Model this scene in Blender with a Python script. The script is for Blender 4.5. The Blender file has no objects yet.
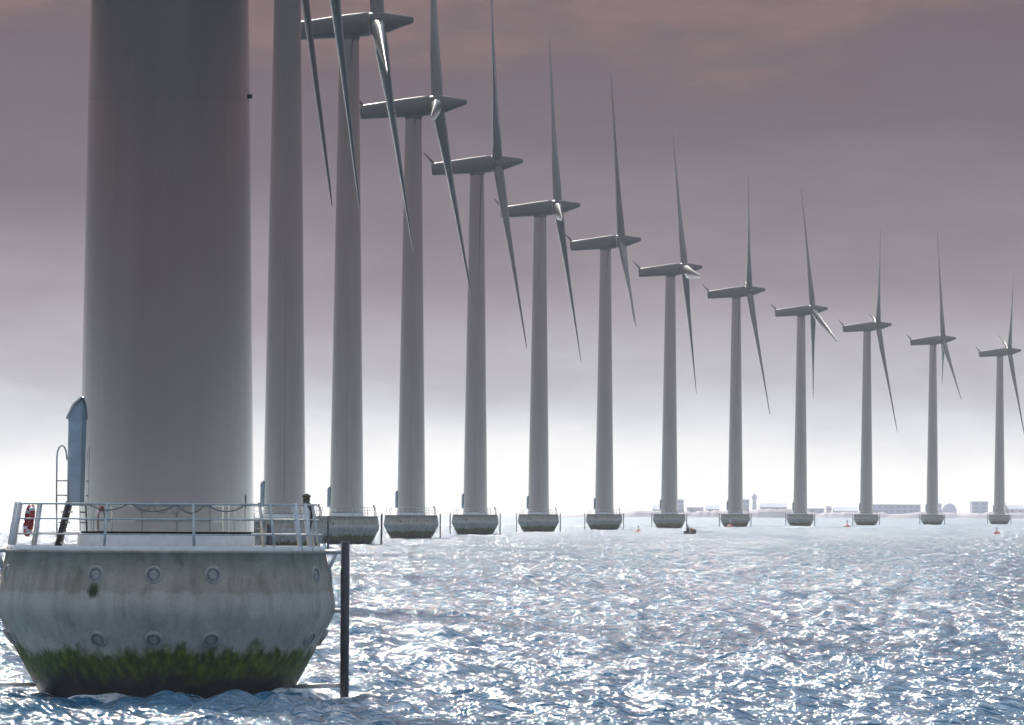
import bpy, math, random
import numpy as np
from mathutils import Matrix, Vector
random.seed(4); rng = np.random.default_rng(11)
S = bpy.context.scene; C = S.collection
R = math.radians; PI = math.pi

# ------------------------------------------------------------------ camera
F_PX, HOR, ROLL, CAM_H = 7239.0, 508.0, 0.0054, 4.55     # focal length in pixels, eye level row, roll, eye height
EARTH = 6.6e6                                            # effective radius of the curved sea (m)
cam = bpy.data.cameras.new('camera'); co = bpy.data.objects.new('camera', cam); C.objects.link(co)
cam.sensor_width = 36.0; cam.lens = 36.0*F_PX/1024.0; cam.clip_start = 1.0; cam.clip_end = 40000.0
co.location = (0, 0, CAM_H)
pitch = math.atan((HOR-362.5)/F_PX)
co.matrix_world = Matrix.Translation((0, 0, CAM_H)) @ Matrix.Rotation(PI/2+pitch, 4, 'X') @ Matrix.Rotation(ROLL, 4, 'Z')
S.camera = co

# ------------------------------------------------------------------ sun and sky
SUN_AZ, SUN_EL = -13.0, 30.0                             # degrees left of straight ahead, above the sea
sd = Vector((math.sin(R(SUN_AZ))*math.cos(R(SUN_EL)), math.cos(R(SUN_AZ))*math.cos(R(SUN_EL)), math.sin(R(SUN_EL))))
sun = bpy.data.lights.new('sun', 'SUN'); so = bpy.data.objects.new('sun', sun); C.objects.link(so)
sun.energy = 4.5; sun.angle = R(3.0); sun.color = (1.0, 0.94, 0.86)
so.rotation_euler = (-sd).to_track_quat('-Z', 'Y').to_euler(); so.location = (0, 0, 300)

S.view_settings.view_transform = 'Standard'; S.view_settings.look = 'None'
S.view_settings.exposure = 0.0; S.view_settings.gamma = 1.0; S.view_settings.use_curve_mapping = False

def lin(r, g, b):
    f = lambda c: (c/255/12.92) if c/255 <= 0.04045 else ((c/255+0.055)/1.055)**2.4
    return (f(r), f(g), f(b), 1.0)

W = bpy.data.worlds.new('World'); S.world = W; W.use_nodes = True
nt = W.node_tree; nt.nodes.clear(); N = nt.nodes.new; L = nt.links.new
def math_node(tree, op, a, b=None, clamp=False):
    m = tree.nodes.new('ShaderNodeMath'); m.operation = op; m.use_clamp = clamp
    for i, v in enumerate((a, b)):
        if v is None: continue
        if isinstance(v, (int, float)): m.inputs[i].default_value = v
        else: tree.links.new(v, m.inputs[i])
    return m.outputs[0]
tc = N('ShaderNodeTexCoord'); nrm = N('ShaderNodeVectorMath'); nrm.operation = 'NORMALIZE'; L(tc.outputs['Generated'], nrm.inputs[0])
sep = N('ShaderNodeSeparateXYZ'); L(nrm.outputs[0], sep.inputs[0])
mp = N('ShaderNodeMapping'); mp.inputs['Scale'].default_value = (22, 22, 75); L(nrm.outputs[0], mp.inputs[0])
nz = N('ShaderNodeTexNoise'); nz.inputs['Scale'].default_value = 1.0; nz.inputs['Detail'].default_value = 7.0; nz.inputs['Roughness'].default_value = 0.55
L(mp.outputs[0], nz.inputs['Vector'])
zc = math_node(nt, 'MAXIMUM', sep.outputs[2], 0.0)
zs = math_node(nt, 'SQRT', zc)
wob = math_node(nt, 'MULTIPLY', math_node(nt, 'SUBTRACT', nz.outputs['Fac'], 0.5), 0.085)
pos = math_node(nt, 'ADD', zs, wob, True)
ramp = N('ShaderNodeValToRGB'); L(pos, ramp.inputs[0])
stops = [(0.0, (255, 253, 249), 1.2), (0.066, (253, 252, 248), 1.12), (0.086, (242, 241, 239), 1.05), (0.100, (224, 224, 225), 1.0), (0.116, (197, 198, 204), 1.0), (0.136, (169, 166, 172), 1.0),
         (0.165, (146, 138, 145), 1), (0.195, (122, 110, 118), 1), (0.225, (104, 92, 103), 1), (0.252, (103, 87, 95), 1), (0.264, (128, 102, 101), 1),
         (0.272, (116, 94, 95), 1), (0.284, (80, 72, 77), 1), (0.33, (58, 57, 64), 1), (0.37, (100, 105, 115), 1), (0.45, (152, 172, 200), 1), (0.56, (186, 205, 230), 1), (0.75, (208, 224, 245), 1.08), (1.0, (198, 217, 244), 1.05)]
el = ramp.color_ramp.elements
while len(el) > 1: el.remove(el[-1])
el[0].position = stops[0][0]; el[0].color = [c*stops[0][2] for c in lin(*stops[0][1])]
for p, c, g in stops[1:]:
    e = el.new(p); e.color = [v*g for v in lin(*c)]
sky = N('ShaderNodeTexSky'); sky.sky_type = 'NISHITA'; sky.sun_disc = False
sky.sun_elevation = R(SUN_EL); sky.sun_rotation = R(SUN_AZ); sky.air_density = 1.0; sky.dust_density = 2.0
skm = N('ShaderNodeVectorMath'); skm.operation = 'SCALE'; L(sky.outputs[0], skm.inputs[0]); skm.inputs['Scale'].default_value = 0.12
# broken cloud higher up: clear sky shows through the gaps
mp2 = N('ShaderNodeMapping'); mp2.inputs['Scale'].default_value = (4, 4, 9); L(nrm.outputs[0], mp2.inputs[0])
nz2 = N('ShaderNodeTexNoise'); nz2.inputs['Scale'].default_value = 1.0; nz2.inputs['Detail'].default_value = 6.0; L(mp2.outputs[0], nz2.inputs['Vector'])
mr = N('ShaderNodeMapRange'); mr.interpolation_type = 'SMOOTHSTEP'; L(zs, mr.inputs['Value'])
mr.inputs['From Min'].default_value = 0.33; mr.inputs['From Max'].default_value = 0.62
mr2 = N('ShaderNodeMapRange'); mr2.interpolation_type = 'SMOOTHSTEP'; L(nz2.outputs['Fac'], mr2.inputs['Value'])
mr2.inputs['From Min'].default_value = 0.42; mr2.inputs['From Max'].default_value = 0.62
gap = math_node(nt, 'MULTIPLY', mr.outputs[0], mr2.outputs[0])
mx = N('ShaderNodeMix'); mx.data_type = 'RGBA'; L(gap, mx.inputs['Factor']); L(ramp.outputs[0], mx.inputs['A']); L(skm.outputs[0], mx.inputs['B'])
bg = N('ShaderNodeBackground'); bg.inputs['Strength'].default_value = 1.0; L(mx.outputs['Result'], bg.inputs['Color'])
out = N('ShaderNodeOutputWorld'); L(bg.outputs[0], out.inputs[0])

# ------------------------------------------------------------------ helpers
class MB:
    def __init__(s): s.v, s.f, s.sm = [], [], []
    def add(s, vs, fs, smooth=False):
        o = len(s.v); s.v += [tuple(p) for p in vs]; s.f += [tuple(i+o for i in q) for q in fs]; s.sm += [smooth]*len(fs); return s
    def box(s, c, d, m=None):
        x, y, z = (a/2 for a in d)
        vs = [Vector((sx*x, sy*y, sz*z)) for sx in (-1, 1) for sy in (-1, 1) for sz in (-1, 1)]
        vs = [((m @ p) if m else p)+Vector(c) for p in vs]
        return s.add(vs, [(0, 1, 3, 2), (4, 6, 7, 5), (0, 4, 5, 1), (2, 3, 7, 6), (0, 2, 6, 4), (1, 5, 7, 3)])
    def lathe(s, prof, n=48, m=None, cap=False, smooth=True):
        vs = []
        for r, z in prof:
            for k in range(n):
                a = 2*PI*k/n; vs.append(Vector((r*math.cos(a), r*math.sin(a), z)))
        if m: vs = [m @ p for p in vs]
        fs = []
        for i in range(len(prof)-1):
            for k in range(n):
                k2 = (k+1) % n; fs.append((i*n+k, i*n+k2, (i+1)*n+k2, (i+1)*n+k))
        s.add(vs, fs, smooth)
        if cap:
            b = len(s.v)-len(vs); s.f += [tuple(b+k for k in range(n-1, -1, -1)), tuple(b+(len(prof)-1)*n+k for k in range(n))]; s.sm += [False, False]
        return s
    def path(s, pts, r, n=8, closed=False):
        pts = [Vector(p) for p in pts]; m = len(pts); rings = []
        up = Vector((0, 0, 1))
        for i, p in enumerate(pts):
            a = pts[(i-1) % m] if (closed or i > 0) else p
            b = pts[(i+1) % m] if (closed or i < m-1) else p
            t = (b-a).normalized(); u = t.cross(up)
            if u.length < 1e-3: u = t.cross(Vector((0, 1, 0)))
            u.normalize(); w = u.cross(t)
            rr = r[i] if isinstance(r, (list, tuple)) else r
            rings += [p+rr*(math.cos(2*PI*k/n)*u+math.sin(2*PI*k/n)*w) for k in range(n)]
        fs = []
        for i in range(m if closed else m-1):
            j = (i+1) % m
            for k in range(n): fs.append((i*n+k, j*n+k, j*n+(k+1) % n, i*n+(k+1) % n))
        s.add(rings, fs, True)
        if not closed:
            b = len(s.v)-len(rings); s.f += [tuple(b+k for k in range(n)), tuple(b+(m-1)*n+k for k in range(n-1, -1, -1))]; s.sm += [False, False]
        return s
    def mesh(s, name, mat):
        me = bpy.data.meshes.new(name); me.from_pydata(s.v, [], s.f); me.polygons.foreach_set('use_smooth', s.sm)
        me.materials.append(mat); me.update(); return me
def obj(name, me, parent=None, mw=None):
    o = bpy.data.objects.new(name, me); C.objects.link(o); o.parent = parent
    if mw is not None: o.matrix_local = mw
    return o
def thing(name, label, cat, loc, group=None, me=None):
    o = obj(name, me); o.location = loc; o['label'] = label; o['category'] = cat
    if me is None: o.empty_display_size = 0.5
    if group: o['group'] = group
    return o
def sea_z(x, y): return -(x*x+y*y)/(2*EARTH)
def at(px, d): return ((px-512)*d/F_PX, d, sea_z((px-512)*d/F_PX, d))

# ------------------------------------------------------------------ materials
def mat(name, base=(.5, .5, .5), rough=.5, metal=0.0, spec=.5, var=.12, scale=2.0, stretch=(1, 1, 1), bump=0.0, emis=None):
    m = bpy.data.materials.new(name); m.use_nodes = True; t = m.node_tree; b = t.nodes['Principled BSDF']
    tcn = t.nodes.new('ShaderNodeTexCoord'); mpn = t.nodes.new('ShaderNodeMapping'); mpn.inputs['Scale'].default_value = stretch
    t.links.new(tcn.outputs['Object'], mpn.inputs[0])
    n = t.nodes.new('ShaderNodeTexNoise'); n.inputs['Scale'].default_value = scale; n.inputs['Detail'].default_value = 5
    t.links.new(mpn.outputs[0], n.inputs['Vector'])
    cr = t.nodes.new('ShaderNodeValToRGB'); cr.color_ramp.elements[0].position = .3; cr.color_ramp.elements[1].position = .7
    cr.color_ramp.elements[0].color = (*[c*(1-var) for c in base], 1); cr.color_ramp.elements[1].color = (*[min(1, c*(1+var)) for c in base], 1)
    t.links.new(n.outputs['Fac'], cr.inputs[0]); t.links.new(cr.outputs[0], b.inputs['Base Color'])
    b.inputs['Roughness'].default_value = rough; b.inputs['Metallic'].default_value = metal; b.inputs['Specular IOR Level'].default_value = spec
    if bump:
        bp = t.nodes.new('ShaderNodeBump'); bp.inputs['Strength'].default_value = bump; bp.inputs['Distance'].default_value = .01
        t.links.new(n.outputs['Fac'], bp.inputs['Height']); t.links.new(bp.outputs[0], b.inputs['Normal'])
    return m
M = {}
M['tower'] = mat('tower_paint', (.45, .50, .495), .095, .97, .5, .07, .8, (1, 1, .12))
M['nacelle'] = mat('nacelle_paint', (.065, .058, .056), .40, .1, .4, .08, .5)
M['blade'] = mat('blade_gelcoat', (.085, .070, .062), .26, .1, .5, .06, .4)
M['steel'] = mat('galvanised_steel', (.58, .57, .55), .45, .3, .5, .2, 6)
M['darksteel'] = mat('dark_fender_steel', (.075, .07, .075), .55, .2, .4, .3, 3)
M['white'] = mat('white_paint', (.78, .77, .75), .45, 0, .5, .08, 5)
M['flange'] = mat('flange_gap_shade', (.03, .03, .035), .7, 0, .3, .2, 5)  # near-black puts the shadow gap's shade into the flange colour; a bracket shares it
M['dark'] = mat('recess_dark', (.22, .215, .21), .8, 0, .3, .3, 8)
M['plug'] = mat('plug_concrete', (.42, .37, .32), .85, 0, .3, .25, 6)
M['door'] = mat('blue_grey_paint', (.50, .55, .60), .35, .1, .5, .12, 3)
M['rope'] = mat('rope', (.16, .15, .15), .9, 0, .2, .3, 20)
M['red'] = mat('red_plastic', (.38, .035, .03), .5, 0, .5, .15, 6)
M['orange'] = mat('orange_buoy', (.75, .17, .08), .45, 0, .5, .15, 3)
M['lens'] = mat('amber_lens', (.10, .08, .05), .2, 0, .6, .1, 5)
M['hull'] = mat('black_hull', (.02, .02, .022), .5, 0, .5, .2, 3)
M['shorewall'] = mat('shore_facade', (.74, .70, .71), .8, 0, .3, .12, .05)
M['shoreblue'] = mat('shore_bluish_roof', (.55, .60, .70), .7, 0, .3, .12, .05)
M['glass'] = mat('window_dark', (.40, .43, .50), .25, 0, .5, .2, .2)

def concrete():
    m = bpy.data.materials.new('stained_concrete'); m.use_nodes = True; t = m.node_tree; b = t.nodes['Principled BSDF']; n = t.nodes.new; l = t.links.new
    tcn = n('ShaderNodeTexCoord'); sp = n('ShaderNodeSeparateXYZ'); l(tcn.outputs['Object'], sp.inputs[0])
    def noise(scale, st, det=5, ro=.6):
        mp_ = n('ShaderNodeMapping'); mp_.inputs['Scale'].default_value = st; l(tcn.outputs['Object'], mp_.inputs[0])
        x = n('ShaderNodeTexNoise'); x.inputs['Scale'].default_value = scale; x.inputs['Detail'].default_value = det; x.inputs['Roughness'].default_value = ro
        l(mp_.outputs[0], x.inputs['Vector']); return x.outputs['Fac']
    def ramp_(f, stops):
        r_ = n('ShaderNodeValToRGB'); l(f, r_.inputs[0]); e_ = r_.color_ramp.elements
        e_[0].position, e_[0].color = stops[0]; e_[1].position, e_[1].color = stops[-1]
        for p, c in stops[1:-1]: q = e_.new(p); q.color = c
        return r_.outputs[0]
    def mixc(f, a, c, mode='MIX'):
        x = n('ShaderNodeMix'); x.data_type = 'RGBA'; x.blend_type = mode
        for s_, v in (('Factor', f), ('A', a), ('B', c)):
            if hasattr(v, 'links') or not isinstance(v, (tuple, float, int)): l(v, x.inputs[s_])
            else: x.inputs[s_].default_value = v
        return x.outputs['Result']
    base = ramp_(noise(1.3, (1, 1, .9)), [(.25, (.45, .38, .315, 1)), (.5, (.57, .485, .405, 1)), (.75, (.68, .59, .495, 1))])
    streak = ramp_(noise(3.2, (1, 1, .09), 6, .65), [(.33, (.62, .61, .55, 1)), (.5, (1, 1, 1, 1)), (.72, (1.1, 1.09, 1.06, 1))])
    c1 = mixc(.6, base, streak, 'MULTIPLY')
    fine = ramp_(noise(18, (1, 1, 1), 4), [(.3, (.85, .85, .85, 1)), (.7, (1.08, 1.08, 1.08, 1))])
    c1 = mixc(.8, c1, fine, 'MULTIPLY')
    # greenish run-off patches on the upper part
    gm = ramp_(noise(1.7, (1, 1, .5), 4), [(.55, (0, 0, 0, 1)), (.72, (1, 1, 1, 1))])
    mrz = n('ShaderNodeMapRange'); l(sp.outputs[2], mrz.inputs['Value']); mrz.inputs['From Min'].default_value = 2.2; mrz.inputs['From Max'].default_value = 2.9
    c1 = mixc(math_node(t, 'MULTIPLY', math_node(t, 'MULTIPLY', gm, mrz.outputs[0]), .55), c1, (.15, .15, .07, 1))
    # upper lift of the pour is dirtier, with a soft wavy joint; a clump of moss grows below one fitting
    up_ = n('ShaderNodeMapRange'); up_.interpolation_type = 'SMOOTHSTEP'; l(math_node(t, 'ADD', sp.outputs[2], math_node(t, 'MULTIPLY', math_node(t, 'SUBTRACT', noise(2.2, (1, 1, .3), 5), .5), .35)), up_.inputs['Value'])
    up_.inputs['From Min'].default_value = 2.44; up_.inputs['From Max'].default_value = 2.56
    c1 = mixc(math_node(t, 'MULTIPLY', up_.outputs[0], math_node(t, 'ADD', noise(1.6, (1, 1, .6), 4), .1)), c1, mixc(1.0, c1, (.66, .62, .52, 1), 'MULTIPLY'))
    ds_ = n('ShaderNodeVectorMath'); ds_.operation = 'DISTANCE'; l(tcn.outputs['Object'], ds_.inputs[0]); ds_.inputs[1].default_value = (-1.53, -3.72, 2.56)
    ms_ = math_node(t, 'MULTIPLY', math_node(t, 'SUBTRACT', math_node(t, 'ADD', -.02, math_node(t, 'MULTIPLY', noise(9, (1, 1, .6), 6, .7), .5)), ds_.outputs['Value']), 6.0, True)
    c1 = mixc(ms_, c1, (.035, .045, .012, 1))
    # algae belt with a ragged, fringed upper edge
    edge = math_node(t, 'ADD', math_node(t, 'MULTIPLY', math_node(t, 'SUBTRACT', noise(5.0, (1, 1, .12), 5, .7), .5), .75),
                     math_node(t, 'MULTIPLY', math_node(t, 'SUBTRACT', noise(1.1, (1, 1, .4), 3), .5), 1.0))
    zz = math_node(t, 'SUBTRACT', sp.outputs[2], edge)
    def band(a, b_):
        q = n('ShaderNodeMapRange'); q.interpolation_type = 'SMOOTHSTEP'; l(zz, q.inputs['Value'])
        q.inputs['From Min'].default_value = a; q.inputs['From Max'].default_value = b_; q.inputs['To Min'].default_value = 1; q.inputs['To Max'].default_value = 0
        return q.outputs[0]
    alg = ramp_(noise(6, (1, 1, .35), 6), [(.3, (.03, .045, .010, 1)), (.5, (.085, .11, .018, 1)), (.75, (.22, .25, .04, 1))])
    c2 = mixc(band(.98, 1.28), c1, alg)
    c2 = mixc(band(.25, .75), c2, (.022, .022, .024, 1))
    l(c2, b.inputs['Base Color'])
    rr = n('ShaderNodeMapRange'); l(sp.outputs[2], rr.inputs['Value']); rr.inputs['From Min'].default_value = .3; rr.inputs['From Max'].default_value = 1.1
    rr.inputs['To Min'].default_value = .35; rr.inputs['To Max'].default_value = .85; l(rr.outputs[0], b.inputs['Roughness'])
    bp = n('ShaderNodeBump'); bp.inputs['Strength'].default_value = .5; bp.inputs['Distance'].default_value = .03
    l(noise(9, (1, 1, .7), 6), bp.inputs['Height']); l(bp.outputs[0], b.inputs['Normal'])
    return m
M['concrete'] = concrete()

def water():
    m = bpy.data.materials.new('sea_water'); m.use_nodes = True; t = m.node_tree; b = t.nodes['Principled BSDF']; n = t.nodes.new; l = t.links.new
    b.inputs['Base Color'].default_value = (.032, .15, .25, 1); b.inputs['IOR'].default_value = 1.333
    tcn = n('ShaderNodeTexCoord')
    def noise(scale, st, det, ro=.55):
        mp_ = n('ShaderNodeMapping'); mp_.inputs['Scale'].default_value = st; l(tcn.outputs['Object'], mp_.inputs[0])
        x = n('ShaderNodeTexNoise'); x.inputs['Scale'].default_value = scale; x.inputs['Detail'].default_value = det; x.inputs['Roughness'].default_value = ro
        l(mp_.outputs[0], x.inputs['Vector']); return x.outputs['Fac']
    h = math_node(t, 'ADD', math_node(t, 'MULTIPLY', noise(.8, (1.0, .8, 1), 3), .5), math_node(t, 'MULTIPLY', noise(3.2, (1, .8, 1), 3, .6), .16))
    h = math_node(t, 'ADD', h, math_node(t, 'MULTIPLY', noise(11, (1, .8, 1), 2, .6), .035))
    gust = n('ShaderNodeMapRange'); l(noise(.035, (1, .35, 1), 4), gust.inputs['Value']); gust.inputs['From Min'].default_value = .3; gust.inputs['From Max'].default_value = .7; gust.inputs['To Min'].default_value = .6; gust.inputs['To Max'].default_value = 1.25
    h = math_node(t, 'MULTIPLY', h, gust.outputs[0])
    bp = n('ShaderNodeBump'); bp.inputs['Strength'].default_value = 1.0; bp.inputs['Distance'].default_value = 1.0
    l(h, bp.inputs['Height']); l(bp.outputs[0], b.inputs['Normal'])
    # waves too small for the mesh far out become roughness
    vl = n('ShaderNodeVectorMath'); vl.operation = 'LENGTH'; l(tcn.outputs['Object'], vl.inputs[0])
    mr_ = n('ShaderNodeMapRange'); l(vl.outputs['Value'], mr_.inputs['Value']); mr_.inputs['From Min'].default_value = 400; mr_.inputs['From Max'].default_value = 3000
    mr_.inputs['To Min'].default_value = .07; mr_.inputs['To Max'].default_value = .42
    # foam washing round the near base
    sb_ = n('ShaderNodeVectorMath'); sb_.operation = 'DISTANCE'; l(tcn.outputs['Object'], sb_.inputs[0]); sb_.inputs[1].default_value = at(167.3, 174.7)
    fr_ = n('ShaderNodeMapRange'); fr_.interpolation_type = 'SMOOTHSTEP'; l(sb_.outputs['Value'], fr_.inputs['Value']); fr_.inputs['From Min'].default_value = 3.2; fr_.inputs['From Max'].default_value = 8.0
    fr_.inputs['To Min'].default_value = .20; fr_.inputs['To Max'].default_value = -.15
    fm = math_node(t, 'MULTIPLY', math_node(t, 'SUBTRACT', math_node(t, 'ADD', noise(1.4, (1, .6, 1), 7, .7), fr_.outputs[0]), .62), 9.0, True)
    mc = n('ShaderNodeMix'); mc.data_type = 'RGBA'; l(fm, mc.inputs['Factor']); mc.inputs['A'].default_value = (.032, .15, .25, 1); mc.inputs['B'].default_value = (.85, .86, .86, 1)
    l(mc.outputs['Result'], b.inputs['Base Color'])
    l(math_node(t, 'ADD', mr_.outputs[0], math_node(t, 'MULTIPLY', fm, .5)), b.inputs['Roughness'])
    return m
M['water'] = water()

# ------------------------------------------------------------------ the sea: one curved sheet of real waves, out past the horizon
WAVES = []
for i in range(170):
    lam = 0.65*(9/0.65)**rng.random()
    ang = PI + rng.normal(0, 0.65)                        # the wind blows from the right
    k = 2*PI/lam
    amp = 0.0056*lam*(1.0 if lam < 2.5 else (2.5/lam)**1.25)
    WAVES.append((k*math.cos(ang), k*math.sin(ang), rng.random()*2*PI, amp, lam))
def wave_h(x, y, dx, dy):
    h = np.zeros_like(x)
    for kx, ky, ph, a, lam in WAVES:
        w = np.clip((2*PI/np.maximum(abs(kx)*dx, abs(ky)*dy)-2.3)/1.5, 0, 1)
        if not w.any(): continue
        h += w*a*np.sin(kx*x+ky*y+ph)
    return h + 0.35*np.sign(h)*h*h*(h > 0)
def fan(a0, a1, na, rs, waves):
    th = np.radians(np.linspace(a0, a1, na)); rs = np.asarray(rs)
    rr, tt = np.meshgrid(rs, th, indexing='ij'); x = rr*np.sin(tt); y = rr*np.cos(tt)
    z = -(rr**2)/(2*EARTH)
    if waves:
        dr = np.gradient(rs)[:, None]*np.ones_like(x)
        wv_ = wave_h(x, y, rr*math.radians(a1-a0)/na, dr)
        edge = np.clip((np.abs(np.degrees(tt)-(a0+a1)/2)-(a1-a0)/2+.4)/.4, 0, 1); z = z + wv_*(1-edge)
    idx = np.arange(rr.size).reshape(rr.shape)
    q = np.stack([idx[:-1, :-1], idx[1:, :-1], idx[1:, 1:], idx[:-1, 1:]], -1).reshape(-1, 4)
    return np.stack([x, y, z], -1).reshape(-1, 3), q
rs1 = [120.0]
while rs1[-1] < 3000: rs1.append(rs1[-1]*1.0018)
while rs1[-1] < 9000: rs1.append(rs1[-1]*1.012)
coarse = [0.0, 20, 50, 90, 150, 250, 400, 700, 1200, 2000, 3200, 5000, 7000, 9000]
V, Q, o = [], [], 0
for a0, a1, na, rs, wv in ((-6.0, 6.0, 700, rs1, True), (6.0, 354.0, 240, coarse, False), (-6.0, 6.0, 12, [0.0, 20, 50, 90, 120.0], False)):
    v, q = fan(a0, a1, na, rs, wv); V.append(v); Q.append(q+o); o += len(v)
V = np.concatenate(V).astype(np.float32); Q = np.concatenate(Q).astype(np.int32)
me = bpy.data.meshes.new('sea'); me.vertices.add(len(V)); me.vertices.foreach_set('co', V.ravel())
me.loops.add(Q.size); me.loops.foreach_set('vertex_index', Q.ravel())
me.polygons.add(len(Q)); me.polygons.foreach_set('loop_start', np.arange(0, Q.size, 4, dtype=np.int32))
me.polygons.foreach_set('use_smooth', np.ones(len(Q), dtype=bool)); me.update(calc_edges=True); me.validate()
me.materials.append(M['water']); sea = obj('sea', me); sea['kind'] = 'structure'

# ------------------------------------------------------------------ wind turbine, shared meshes
DECK = 3.5
HUBZ = 64.0
ME = {}
prof = [(2.35, -1.2), (2.96, -.1), (3.24, .41), (3.62, 1.12), (3.95, 1.74), (4.04, 1.93), (4.08, 2.10), (4.075, 2.26), (4.05, 2.42), (3.97, 2.88), (3.86, 3.42), (3.89, 3.43), (3.89, 3.49), (3.88, 3.5), (0.02, 3.5)]
ME['base'] = MB().lathe(prof, 128).mesh('concrete_base', M['concrete'])
ME['pedestal'] = MB().lathe([(2.14, DECK), (2.14, DECK+.36), (2.11, DECK+.385), (1.9, DECK+.385)], 72).mesh('pedestal', M['white'])
ME['flange'] = MB().lathe([(2.05, DECK+.38), (2.05, DECK+.45)], 72).mesh('flange', M['flange'])
def tw_r(z): return 2.12 + (1.20-2.12)*(z-DECK)/(62.6-DECK)
zcuts = [DECK+.44, 14.35, 33.0, 62.7]
for i in range(3):
    a, b = zcuts[i], zcuts[i+1]
    a += .003; b -= .003; p = [(tw_r(a+(b-a)*k/6), a+(b-a)*k/6) for k in range(7)]
    ME['sec%d' % i] = MB().lathe(p, 96).mesh('tower_section', M['tower'])
# nacelle frame: +X to the nose, origin on the tower axis at hub height
def rot_prof(st, n=40):
    mb = MB(); vs = []
    for x, ry, rz, zo, e in st:
        for k in range(n):
            a = 2*PI*k/n; c, s_ = math.cos(a), math.sin(a)
            vs.append((x, ry*math.copysign(abs(c)**e, c), zo+rz*math.copysign(abs(s_)**e, s_)))
    fs = [(i*n+k, i*n+(k+1) % n, (i+1)*n+(k+1) % n, (i+1)*n+k) for i in range(len(st)-1) for k in range(n)]
    mb.add(vs, fs, True)
    mb.f += [tuple(range(n-1, -1, -1)), tuple((len(st)-1)*n+k for k in range(n))]; mb.sm += [False, False]
    return mb
ME['nacelle'] = rot_prof([(-7.95, .85, .85, -.02, .7), (-7.9, 1.0, 1.0, -.02, .7), (-7.6, 1.08, 1.08, 0, .7), (-4, 1.25, 1.25, 0, .72), (-1, 1.42, 1.42, .02, .8), (1.6, 1.50, 1.50, .02, .9), (2.35, 1.48, 1.48, .02, 1.0), (2.42, 1.40, 1.40, .02, 1)]).mesh('nacelle', M['nacelle'])
ME['yaw'] = MB().lathe([(1.22, -1.75), (1.32, -1.6), (1.32, -1.2)], 40).mesh('yaw_collar', M['nacelle'])
ME['hub'] = rot_prof([(2.50, 1.3, 1.3, 0, 1), (2.56, 1.42, 1.42, 0, 1), (3.5, 1.42, 1.42, 0, 1), (4.6, 1.30, 1.30, 0, 1), (5.6, 1.02, 1.02, 0, 1), (6.6, .72, .72, 0, 1), (7.5, .50, .50, 0, 1), (7.85, .40, .40, 0, 1), (8.0, .25, .25, 0, 1)]).mesh('rotor_hub', M['nacelle'])
fin = MB(); fo = [(-7.2, .95), (-7.75, .95), (-9.05, 3.0), (-8.9, 3.0), (-7.75, 1.75)]
fin.add([(x, -.05, z) for x, z in fo]+[(x, .05, z) for x, z in fo], [(0, 1, 2, 3, 4), (9, 8, 7, 6, 5)]+[(i, i+5, (i+1) % 5+5, (i+1) % 5) for i in range(5)])
ME['fin'] = fin.mesh('wind_vane_mast', M['nacelle'])
def blade():
    st = [(.9, 1.0, 1.75, 1.0), (2.2, 1.0, 1.72, 1.0), (4.5, .6, 2.4, .66), (8, .15, 3.1, .42), (13, 0, 2.7, .34), (20, 0, 2.15, .29), (27, 0, 1.6, .26), (33, 0, 1.15, .24), (36.5, 0, .78, .22), (37.7, 0, .42, .22), (38, 0, .1, .25)]
    n = 20; vs = []
    for r, circ, ch, th in st:
        tw = R(15*max(0, 1-r/30)**1.5+4.0); pre = 0.0
        for k in range(n):
            a = 2*PI*k/n; u = math.cos(a)
            cy = ch*.5*u; tk = ch*th*.5*math.sin(a)
            foil = tk*(1.0 if circ == 1 else (.55+.45*(u+1)*.5+.25*(1-u*u)))
            cy2 = cy-(0 if circ == 1 else ch*.18*(1-circ))
            X = foil; Yc = cy2
            vs.append((math.cos(tw)*X+math.sin(tw)*Yc+pre, -math.sin(tw)*X+math.cos(tw)*Yc, r))
    mb = MB(); mb.add(vs, [(i*n+k, i*n+(k+1) % n, (i+1)*n+(k+1) % n, (i+1)*n+k) for i in range(len(st)-1) for k in range(n)], True)
    mb.f += [tuple((len(st)-1)*n+k for k in range(n))]; mb.sm += [False]
    return mb.mesh('blade', M['blade'])
ME['blade'] = blade()
# railing (posts lean inwards)
RB, RT, RH = 3.80, 3.62, 1.10
def rail_r(h): return RB+(RT-RB)*h/RH
POSTS = [-20+i*360/11 for i in range(11)]
def pol(a, r, z): return Vector((r*math.sin(R(a)), -r*math.cos(R(a)), z))       # angle 0 faces the camera side, positive to the right
def rail_ring(h, r, n=66): return MB().path([pol(i*360/n, rail_r(h), DECK+h) for i in range(n)], r, 6, True)
ME['post'] = MB().path([(0, -RB, DECK), (0, -RT, DECK+RH)], .035, 8).mesh('post', M['steel'])
for h, r in ((1.10, .026), (.74, .020), (.38, .020)):
    ME['rail%d' % int(h*100)] = rail_ring(h, r).mesh('rail', M['steel'])
ME['gate'] = MB().path([(0, -RB+.01, DECK), (0, -RT+.01, DECK+RH+.03)], .062, 10).mesh('gate_post', M['white'])
ME['kick'] = MB().lathe([(3.835, DECK+.0), (3.835, DECK+.10), (3.825, DECK+.10), (3.825, DECK)], 96).mesh('kick_plate', M['white'])
fr = MB()
for a in POSTS: fr.path([pol(a, RB, DECK), pol(a, RT, DECK+RH)], .035, 6)
for h in (1.10, .74, .38): fr.path([pol(i*15, rail_r(h), DECK+h) for i in range(24)], .022, 5, True)
ME['farrail'] = fr.mesh('railing', M['steel'])
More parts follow.
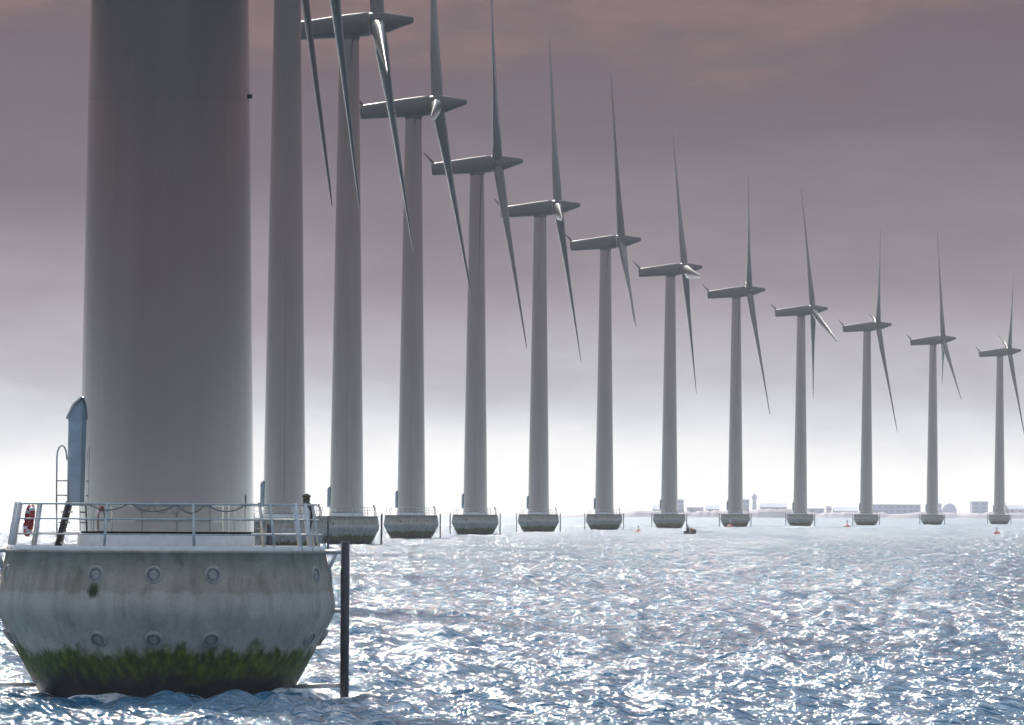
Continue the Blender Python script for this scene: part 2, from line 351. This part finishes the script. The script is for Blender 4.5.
# door housing on the left of the tower, reached by a steep stair
def housing():
    x1 = -2.02; mb = MB(); w = .38
    pr = [(-1.7, 1.05), (-2.33, 1.05), (-2.36, 3.20), (-2.22, 3.45), (-2.02, 3.62), (-1.7, 3.62)]
    k = len(pr); vs = [(x, -w, DECK+z) for x, z in pr]+[(x, w, DECK+z) for x, z in pr]
    mb.add(vs, [tuple(range(k)), tuple(range(2*k-1, k-1, -1))]+[(i, i+k, (i+1) % k+k, (i+1) % k) for i in range(k)])
    return mb.mesh('door_housing', M['door'])
ME['housing'] = housing()
ME['door'] = MB().box((-2.36, 0, DECK+2.05), (.03, .6, 1.85), Matrix.Rotation(R(.8), 3, 'Y')).mesh('door', M['white'])
ME['hood'] = MB().add([(x, y, DECK+z) for y in (-.44, .44) for x, z in ((-2.42, 3.16), (-2.26, 3.50), (-2.06, 3.68), (-2.02, 3.66), (-2.22, 3.46), (-2.38, 3.14))],
                      [(0, 1, 2, 3, 4, 5), (11, 10, 9, 8, 7, 6)]+[(i, i+6, (i+1) % 6+6, (i+1) % 6) for i in range(6)]).mesh('hood', M['steel'])
def stringer(y): return MB().path([(-2.34, y, DECK+1.15), (-2.62, y, DECK+.02)], .06, 4).mesh('stringer', M['darksteel'])
ME['string0'], ME['string1'] = stringer(-.5), stringer(.5)
ME['tread'] = MB().box((0, 0, 0), (.24, .98, .035)).mesh('tread', M['white'])
def hoop(y): return MB().path([(-2.62, y, DECK+.95), (-2.62, y, DECK+2.2)]+[(-2.50-.12*math.cos(a*PI/6), y, DECK+2.2+.3*math.sin(a*PI/6)) for a in range(1, 6)]+[(-2.38, y, DECK+2.2), (-2.37, y, DECK+2.15)], .022, 6)
hb = hoop(-.5)
for z in (1.3, 1.65): hb.path([(-2.62, -.5, DECK+z), (-2.36, -.5, DECK+z)], .018, 6)
hb.path([(-2.62, -.5, DECK+.95), (-2.60, -.5, DECK+.02)], .022, 6)
ME['hoop'] = hb.mesh('handrail', M['steel'])
# lantern on the right of the deck
ME['lpost'] = MB().path([(3.42, .5, DECK), (3.50, .5, DECK+.95), (3.40, .5, DECK+1.12)], .045, 8).mesh('post', M['darksteel'])
ME['lamp'] = MB().lathe([(.02, 0), (.15, .0), (.16, .05), (.12, .08), (.13, .26), (.16, .28), (.15, .33), (.02, .40)], 16, Matrix.Translation((3.36, .5, DECK+1.1)) @ Matrix.Scale(.7, 4)).mesh('lantern', M['lens'])
# boat fender poles left and right
def fender(s, y): return MB().path([(s*4.32, y, -1.0), (s*4.32, y, DECK+.22)], .095, 14).mesh('pole', M['darksteel'])
ME['pole_r0'], ME['pole_r1'], ME['pole_l0'], ME['pole_l1'] = fender(1, -.4), fender(1, .4), fender(-1, -.4), fender(-1, .4)
BR = []
for y in (-.4, .4):
    for a, b, r in (((3.84, DECK-.03), (4.36, DECK-.03), .045), ((4.02, 2.05), (4.36, 2.05), .05), ((3.1, .22), (4.36, .26), .045), ((3.88, 2.95), (4.1, DECK-.05), .03)):
        BR.append([MB().path([(q*a[0], y, a[1]), (q*b[0], y, b[1])], r, 8).mesh('bracket', M['steel']) for q in (1, -1)])
ME['plug'] = MB().lathe([(.215, -.05), (.215, .015), (.20, .035), (.165, .04), (.145, .01), (.13, -.0), (.125, .018), (.06, .028), (.004, .03)], 24).mesh('recess', M['plug'])
ME['plugdark'] = MB().lathe([(.165, .012), (.165, .036), (.125, .036), (.125, .012)], 24).mesh('ring', M['dark'])

def turbine(px, d, yaw, th0, label, near=False):
    x, y, z = at(px, d)
    t = thing('wind_turbine', label, 'wind turbine', (x, y, z), 'row of offshore wind turbines')
    base = obj('concrete_base', ME['base'], t)
    obj('pedestal', ME['pedestal'], t); obj('flange', ME['flange'], t)
    for i in range(3): obj('tower_section', ME['sec%d' % i], t)
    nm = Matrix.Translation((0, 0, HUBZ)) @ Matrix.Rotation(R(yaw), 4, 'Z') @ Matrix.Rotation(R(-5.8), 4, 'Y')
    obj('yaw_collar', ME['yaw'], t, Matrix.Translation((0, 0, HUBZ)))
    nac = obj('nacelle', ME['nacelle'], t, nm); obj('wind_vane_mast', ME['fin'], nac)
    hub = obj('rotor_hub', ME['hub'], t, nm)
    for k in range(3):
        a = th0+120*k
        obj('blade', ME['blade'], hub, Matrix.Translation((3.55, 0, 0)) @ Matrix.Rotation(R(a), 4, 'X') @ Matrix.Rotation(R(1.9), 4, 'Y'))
    dh = obj('door_housing', ME['housing'], t); obj('door', ME['door'], dh); obj('hood', ME['hood'], dh)
    lp = obj('lantern_post', ME['lpost'], t); obj('lantern', ME['lamp'], lp)
    for s in 'rl':
        for k in '01': obj('fender_pole', ME['pole_%s%s' % (s, k)], t)
        if near:
            for b in BR: obj('bracket', b['rl'.index(s)], t)
    if not near:
        obj('railing', ME['farrail'], t); return t
    rl = obj('railing', ME['rail110'], t)
    for h in (74, 38): obj('rail', ME['rail%d' % h], rl)
    for a in POSTS: obj('post', ME['post'], rl, Matrix.Rotation(R(a), 4, 'Z'))
    obj('kick_plate', ME['kick'], rl)
    for a in (60.5, 68.5, -73, -81): obj('gate_post', ME['gate'], rl, Matrix.Rotation(R(a), 4, 'Z'))
    st = obj('stair', ME['string0'], t); obj('stringer', ME['string1'], st); obj('handrail', ME['hoop'], st)
    for k in range(4): obj('tread', ME['tread'], st, Matrix.Translation((-2.34-.28*(1-(k+.6)/4.6), 0, DECK+1.15*(k+.6)/4.6)))
    for zz, rr, tilt in ((2.93, 3.945, 8), (1.40, 3.80, -33)):
        for g in (-1.5, 88, 178, -92):
            for da in (-20.5, 0, 20.5):
                a = g+da; p = pol(a, rr, zz)
                mw = Matrix.Translation(p) @ Matrix.Rotation(R(a), 4, 'Z') @ Matrix.Rotation(R(90+(-tilt)), 4, 'X')
                q = obj('recess', ME['plug'], base, mw); obj('ring', ME['plugdark'], base, mw)
    return t

NTH = {1: 'last turbine at the far end of the row', 2: 'second turbine from the far end of the row', 3: 'third turbine from the far end of the row'}
words = ['', '', '', '', 'fourth', 'fifth', 'sixth', 'seventh', 'eighth', 'ninth', 'tenth', 'eleventh', 'twelfth', 'thirteenth', 'fourteenth']
DD = 180.03
rows = [  # pixel column of the tower foot, distance, yaw, rotor angle (blade towards the camera side = +90)
    (167.3, 174.7, 2.0, 0, 15), (181.0, 352.6, 2.0, 0, 14), (214.0, 532.6, 2.5, 60, 13), (285.2, 712.65, 2.5, 98, 12), (347.3, 892.7, -.4, 103, 11),
    (412, 892.7+DD, -3.2, 96, 10), (476, 892.7+2*DD, 2.0, 30, 9), (539.3, 892.7+3*DD, -1.6, 96, 8), (605, 892.7+4*DD, -.8, 2, 7), (670, 892.7+5*DD, 2.0, 95, 6),
    (736, 892.7+6*DD, 2.0, 35, 5), (801, 892.7+7*DD, 5.4, 106, 4), (867, 892.7+8*DD, 3.4, 37, 3), (933, 892.7+9*DD, 2.0, 5, 2), (1000, 892.7+10*DD, 3.5, 40, 1)]
for px, d, yaw, th, k in rows:
    if k == 15: lab = 'huge wind turbine with algae-stained concrete base and railed deck holding a red life ring'
    else: lab = 'slim grey offshore wind turbine, '+(NTH.get(k) or words[k]+' turbine from the far end of the row')
    t = turbine(px, d, yaw, th, lab, k == 15)
    if k == 15: T1 = t
# small fittings of the near tower
T1o = T1.location
bk = obj('bracket', MB().box((0, 0, 0), (.10, .08, .10)).mesh('bracket', M['flange']), T1); bk.location = (tw_r(14.4)*math.cos(R(-5))+.02, tw_r(14.4)*math.sin(R(-5)), 14.45)

# ------------------------------------------------------------------ loose things on the near deck
a0 = -76
rp = pol(-66, 3.52, DECK+.70)
mb = MB(); n = 24
mb.path([(.33*math.cos(2*PI*k/n), 0, .33*math.sin(2*PI*k/n)) for k in range(n)], .07, 10, True)
lr = thing('life_ring', 'red life ring hanging on the steel deck railing', 'life ring', T1o+rp, None, mb.mesh('life_ring', M['red']))
lr.rotation_euler = (R(-8), 0, R(a0))
for k in range(4):
    a = PI/4+k*PI/2
    b = MB().path([(.33*math.cos(a+q), 0, .33*math.sin(a+q)) for q in (-.16, -.05, .05, .16)], .074, 10)
    obj('reflective_band', b.mesh('reflective_band', M['white']), lr)
ropes = MB()
for a1, a2, sag in ((-27, -12, .14), (-10, 6, .17), (6.5, 17, .2), (18, 33, .16)):
    pts = []
    for k in range(11):
        u = k/10; pts.append(pol(a1+(a2-a1)*u, rail_r(1.08)+.05, DECK+1.09-sag*4*u*(1-u)))
    ropes.path(pts, .014, 6)
thing('mooring_rope', 'thin dark rope looped in swags along the top rail of the deck', 'rope', T1o, None, ropes.mesh('mooring_rope', M['rope']))

# ------------------------------------------------------------------ buoys
def buoy(px, py, d, sc, label):
    x, y, z = at(px, d); t = thing('marker_buoy', label, 'buoy', (x, y, z), 'orange marker buoys')
    obj('float', MB().lathe([(.02, -.45), (.5, -.4), (.72, -.1), (.74, .2), (.6, .42), (.2, .52), (.02, .53)], 24).mesh('float', M['orange']), t)
    obj('mast', MB().lathe([(.16, .5), (.08, .9), (.07, 1.25), (.02, 1.26)], 12).mesh('mast', M['orange']), t)
    obj('topmark', MB().lathe([(.02, 1.2), (.2, 1.3), (.24, 1.45), (.18, 1.6), (.02, 1.68)], 16).mesh('topmark', M['white']), t)
    t.scale = (sc, sc, sc)
buoy(639, 531, 1477, .75, 'small orange buoy between the seventh and sixth turbines from the far end')
buoy(731, 526, 1960, 1.15, 'orange buoy right by the base of the fifth turbine from the far end')
buoy(848, 526.5, 2040, 1.15, 'orange buoy between the fourth and third turbines from the far end')
buoy(997.5, 532.5, 1480, .85, 'orange buoy on open water toward the last turbine of the row')

# ------------------------------------------------------------------ small open boat with a person
x, y, z = at(691.5, 1333)
bt = thing('motor_boat', 'small black open boat seen end-on among the waves', 'boat', (x, y, z)); bt.rotation_euler = (0, 0, R(78))
st = [(-2.2, .95, .62), (-1.2, 1.08, .62), (.2, 1.1, .66), (1.3, .92, .76), (2.0, .55, .9), (2.5, .06, 1.02)]
vs = []
for xx, w, h in st: vs += [(xx, -w, h), (xx, -w*.82, .05), (xx, 0, -.25), (xx, w*.82, .05), (xx, w, h), (xx, w*.86, h), (xx, w*.7, .15), (xx, 0, .08), (xx, -w*.7, .15), (xx, -w*.86, h)]
fs = [(i*10+k, i*10+(k+1) % 10, (i+1)*10+(k+1) % 10, (i+1)*10+k) for i in range(5) for k in range(10)]+[tuple(range(9, -1, -1)), tuple(50+k for k in range(10))]
obj('hull', MB().add(vs, fs, False).mesh('hull', M['hull']), bt)
obj('thwart', MB().box((-.5, 0, .42), (.35, 1.55, .06)).mesh('thwart', M['white']), bt)
en = obj('outboard_motor', MB().box((-2.35, 0, .85), (.34, .40, .55)).box((-2.38, 0, .25), (.16, .16, .8)).mesh('outboard_motor', M['hull']), bt)
obj('console', MB().box((.55, 0, .62), (.35, .6, .85)).mesh('console', M['white']), bt)
def person(label, loc, rz, J, E, bands):
    m = bpy.data.materials.new('clothes'); m.use_nodes = True; t = m.node_tree; b = t.nodes['Principled BSDF']; b.inputs['Roughness'].default_value = .8
    g = t.nodes.new('ShaderNodeTexCoord'); s_ = t.nodes.new('ShaderNodeSeparateXYZ'); t.links.new(g.outputs['Object'], s_.inputs[0])
    half = math_node(t, 'MULTIPLY', s_.outputs[2], .5)
    cr = t.nodes.new('ShaderNodeValToRGB'); cr.color_ramp.interpolation = 'CONSTANT'; e = cr.color_ramp.elements
    e[0].position = 0; e[0].color = bands[0][1]; e[1].position = bands[1][0]/2; e[1].color = bands[1][1]
    for p_, c_ in bands[2:]: q = e.new(p_/2); q.color = c_
    t.links.new(half, cr.inputs[0]); t.links.new(cr.outputs[0], b.inputs['Base Color'])
    me_ = bpy.data.meshes.new('person'); me_.from_pydata([j[0] for j in J], E, []); me_.materials.append(m)
    p = thing('person', label, 'person', loc, None, me_); p.rotation_euler = (0, 0, rz)
    p.modifiers.new('skin', 'SKIN')
    for i, j in enumerate(J): me_.skin_vertices[0].data[i].radius = (j[1], j[1])
    me_.skin_vertices[0].data[0].use_root = True
    sb = p.modifiers.new('sub', 'SUBSURF'); sb.levels = 1; sb.render_levels = 2
    return p
E_ = [(0, 1), (1, 2), (2, 3), (3, 4), (4, 5), (2, 6), (6, 7), (7, 8), (2, 9), (9, 10), (10, 11), (0, 12), (12, 13), (13, 14), (14, 15), (0, 16), (16, 17), (17, 18), (18, 19)]
SIT = [((0, 0, .05), .17), ((0, 0, .30), .16), ((.02, 0, .52), .19), ((.03, 0, .64), .07), ((.06, 0, .74), .10), ((.06, 0, .86), .09),
       ((.03, .2, .50), .085), ((.12, .27, .26), .07), ((.36, .2, .16), .05), ((.03, -.2, .50), .085), ((.12, -.27, .26), .07), ((.36, -.2, .16), .05),
       ((.12, .11, .04), .11), ((.45, .14, .06), .085), ((.50, .14, -.34), .06), ((.62, .14, -.37), .05), ((.12, -.11, .04), .11), ((.45, -.14, .06), .085), ((.50, -.14, -.34), .06), ((.62, -.14, -.37), .05)]
STAND = [((0, 0, .92), .16), ((0, 0, 1.15), .15), ((.03, 0, 1.40), .18), ((.04, 0, 1.52), .07), ((.07, 0, 1.62), .10), ((.07, 0, 1.74), .09),
         ((.03, .2, 1.38), .085), ((.1, .28, 1.12), .065), ((.32, .22, 1.02), .045), ((.03, -.2, 1.38), .085), ((.1, -.28, 1.12), .065), ((.32, -.22, 1.02), .045),
         ((.0, .12, .84), .115), ((.04, .15, .48), .085), ((.0, .17, .08), .06), ((.16, .18, .04), .05), ((.0, -.12, .84), .115), ((.04, -.15, .48), .085), ((.0, -.17, .08), .06), ((.16, -.18, .04), .05)]
Mb = Matrix.Translation((x, y, z)) @ Matrix.Rotation(R(78), 4, 'Z')
person('person in a red jacket sitting in the small black boat', Mb @ Vector((-.5, -.3, .47)), R(78), SIT, E_,
       [(0, (.03, .03, .04, 1)), (.13, (.60, .10, .07, 1)), (.66, (.5, .3, .22, 1)), (.82, (.10, .06, .04, 1))])
person('person in a pale jacket and dark trousers standing in the small black boat', Mb @ Vector((-1.3, .35, .12)), R(78), STAND, E_,
       [(0, (.03, .03, .04, 1)), (.95, (.70, .62, .58, 1)), (1.54, (.5, .3, .22, 1)), (1.70, (.12, .07, .04, 1))])

# ------------------------------------------------------------------ far shore
SD = 6600.0
def sx(px): return (px-512)*SD/F_PX
def sh(px, py): return (HOR+ROLL*(px-512)-py)*SD/F_PX+CAM_H
zs_ = sea_z(0, SD)
land = MB(); vs = []; n = 240
for i in range(n+1):
    px = 560+i*(1500-560)/n; X = sx(px)
    h = 4.2+rng.random()*1.8+.8*math.sin(i*.35)+3.2*math.exp(-((px-772)/20)**2)
    if px < 650: h *= max(.03, (px-560)/90)
    z0 = sea_z(X, SD)
    vs += [(X, SD-14, z0-.6), (X, SD-8, z0+.8), (X, SD-1, z0+.5+h*.7), (X, SD+6, z0+.5+h), (X, SD+500, z0+h), (X, SD+700, z0-1)]
land.add(vs, [(i*6+k, (i+1)*6+k, (i+1)*6+k+1, i*6+k+1) for i in range(n) for k in range(5)], False)
M['land'] = mat('far_land', (.66, .58, .58), .9, 0, .2, .2, .03)
lo = obj('shore', land.mesh('shore', M['land'])); lo['kind'] = 'structure'
def building(px0, px1, py, label, m='shorewall', dep=40, roof='flat', off=60, group='low buildings on the far shore', wins=True):
    X0, X1 = sx(px0), sx(px1); zb = sea_z(X0, SD)+.5; h = sh((px0+px1)/2, py)-zb
    t = thing('shore_building', label, 'building', ((X0+X1)/2, SD+off+dep/2, zb), group)
    w = X1-X0
    obj('wall', MB().box((0, 0, h/2), (w, dep, h)).mesh('wall', M[m]), t)
    if roof == 'flat': obj('roof', MB().box((0, 0, h+.3), (w+1, dep+1, .6)).mesh('roof', M['shoreblue']), t)
    else:
        r = MB().add([(-w/2-.6, -dep/2-.6, h), (w/2+.6, -dep/2-.6, h), (w/2+.6, dep/2+.6, h), (-w/2-.6, dep/2+.6, h), (-w/2, 0, h+3.5), (w/2, 0, h+3.5)], [(0, 1, 5, 4), (2, 3, 4, 5), (0, 4, 3), (1, 2, 5)])
        obj('roof', r.mesh('roof', M['shoreblue']), t)
    if wins:
        nfl = max(1, int(h//3.6)); nw = max(2, int(w//5.5))
        for a in range(nfl):
            for b_ in range(nw):
                obj('window', WIN, t).location = (-w/2+(b_+.5)*w/nw, -dep/2-.05, (a+.55)*h/nfl)
    return t
WIN = MB().box((0, 0, 0), (2.6, .2, 1.7)).mesh('window', M['glass'])
B = [(655, 668, 509, 'shorewall', 'gable', 'gabled shed by the sixth turbine from the far end'),
     (679, 686, 500, 'shoreblue', 'flat', 'narrow tower block beyond the sixth turbine from the far end'),
     (690, 706, 508, 'shorewall', 'flat', 'low flat block beside the narrow tower block'),
     (709, 722, 509, 'shorewall', 'gable', 'gabled hall before the fifth turbine from the far end'),
     (744, 752, 500, 'shoreblue', 'flat', 'square block standing beside the slim shore tower'),
     (764, 790, 507, 'shorewall', 'gable', 'broad gabled hall on the rise right by the slim shore tower'),
     (812, 828, 509, 'shoreblue', 'flat', 'low block beyond the fourth turbine from the far end'),
     (831, 835, 507, 'shorewall', 'flat', 'tiny upright block on the shore between two turbines'),
     (838, 862, 511, 'shorewall', 'gable', 'long low shed before the third turbine from the far end'),
     (874, 925, 505, 'shoreblue', 'flat', 'very long warehouse between the third and second turbines from far end'),
     (941, 946, 504, 'shoreblue', 'flat', 'small upright block just past the second turbine from the far end'),
     (977, 993, 502, 'shoreblue', 'flat', 'large square block before the last turbine of the row'),
     (1004, 1011, 504, 'shorewall', 'flat', 'block just beyond the last turbine of the row'),
     (1013, 1030, 509, 'shorewall', 'gable', 'gabled hall past the last turbine of the row')]
for p0, p1, py, m, rf, lab in B: building(p0, p1, py, lab, m, 30, rf)
# slim tower
X = sx(760.7); zb = sea_z(X, SD); h = sh(760.7, 493)-zb
t = thing('shore_tower', 'slim round tower with a wider head on the far shore', 'tower', (X, SD+150, zb))
obj('shaft', MB().lathe([(2.2, 0), (1.7, h*.75)], 20).mesh('shaft', M['shoreblue']), t)
obj('head', MB().lathe([(1.7, h*.75), (2.6, h*.79), (2.6, h*.88), (1.2, h*.93), (.4, h), (.05, h)], 20).mesh('head', M['shoreblue']), t)
# round storage hall
X = sx(958); zb = sea_z(X, SD); h = sh(958, 503)-zb
t = thing('storage_dome', 'round domed storage hall on the far shore', 'dome', (X, SD+120, zb))
obj('wall', MB().lathe([(7, 0), (7, h*.45)], 32).mesh('wall', M['shorewall']), t)
obj('dome', MB().lathe([(7.2, h*.45), (6.6, h*.66), (5, h*.84), (2.6, h*.96), (.05, h)], 32).mesh('dome', M['shoreblue']), t)

# ------------------------------------------------------------------ haze
hz = bpy.data.materials.new('haze_air'); hz.use_nodes = True; t = hz.node_tree; t.nodes.clear()
pv = t.nodes.new('ShaderNodeVolumePrincipled'); pv.inputs['Color'].default_value = (.93, .95, 1, 1); pv.inputs['Density'].default_value = 5.5e-5; pv.inputs['Anisotropy'].default_value = .3
ou = t.nodes.new('ShaderNodeOutputMaterial'); t.links.new(pv.outputs[0], ou.inputs['Volume'])
hb = MB().box((0, 0, 46), (19000, 19000, 124)).mesh('haze', hz); ho = obj('haze', hb); ho['kind'] = 'stuff'; ho['label'] = 'pale sea haze in the air'
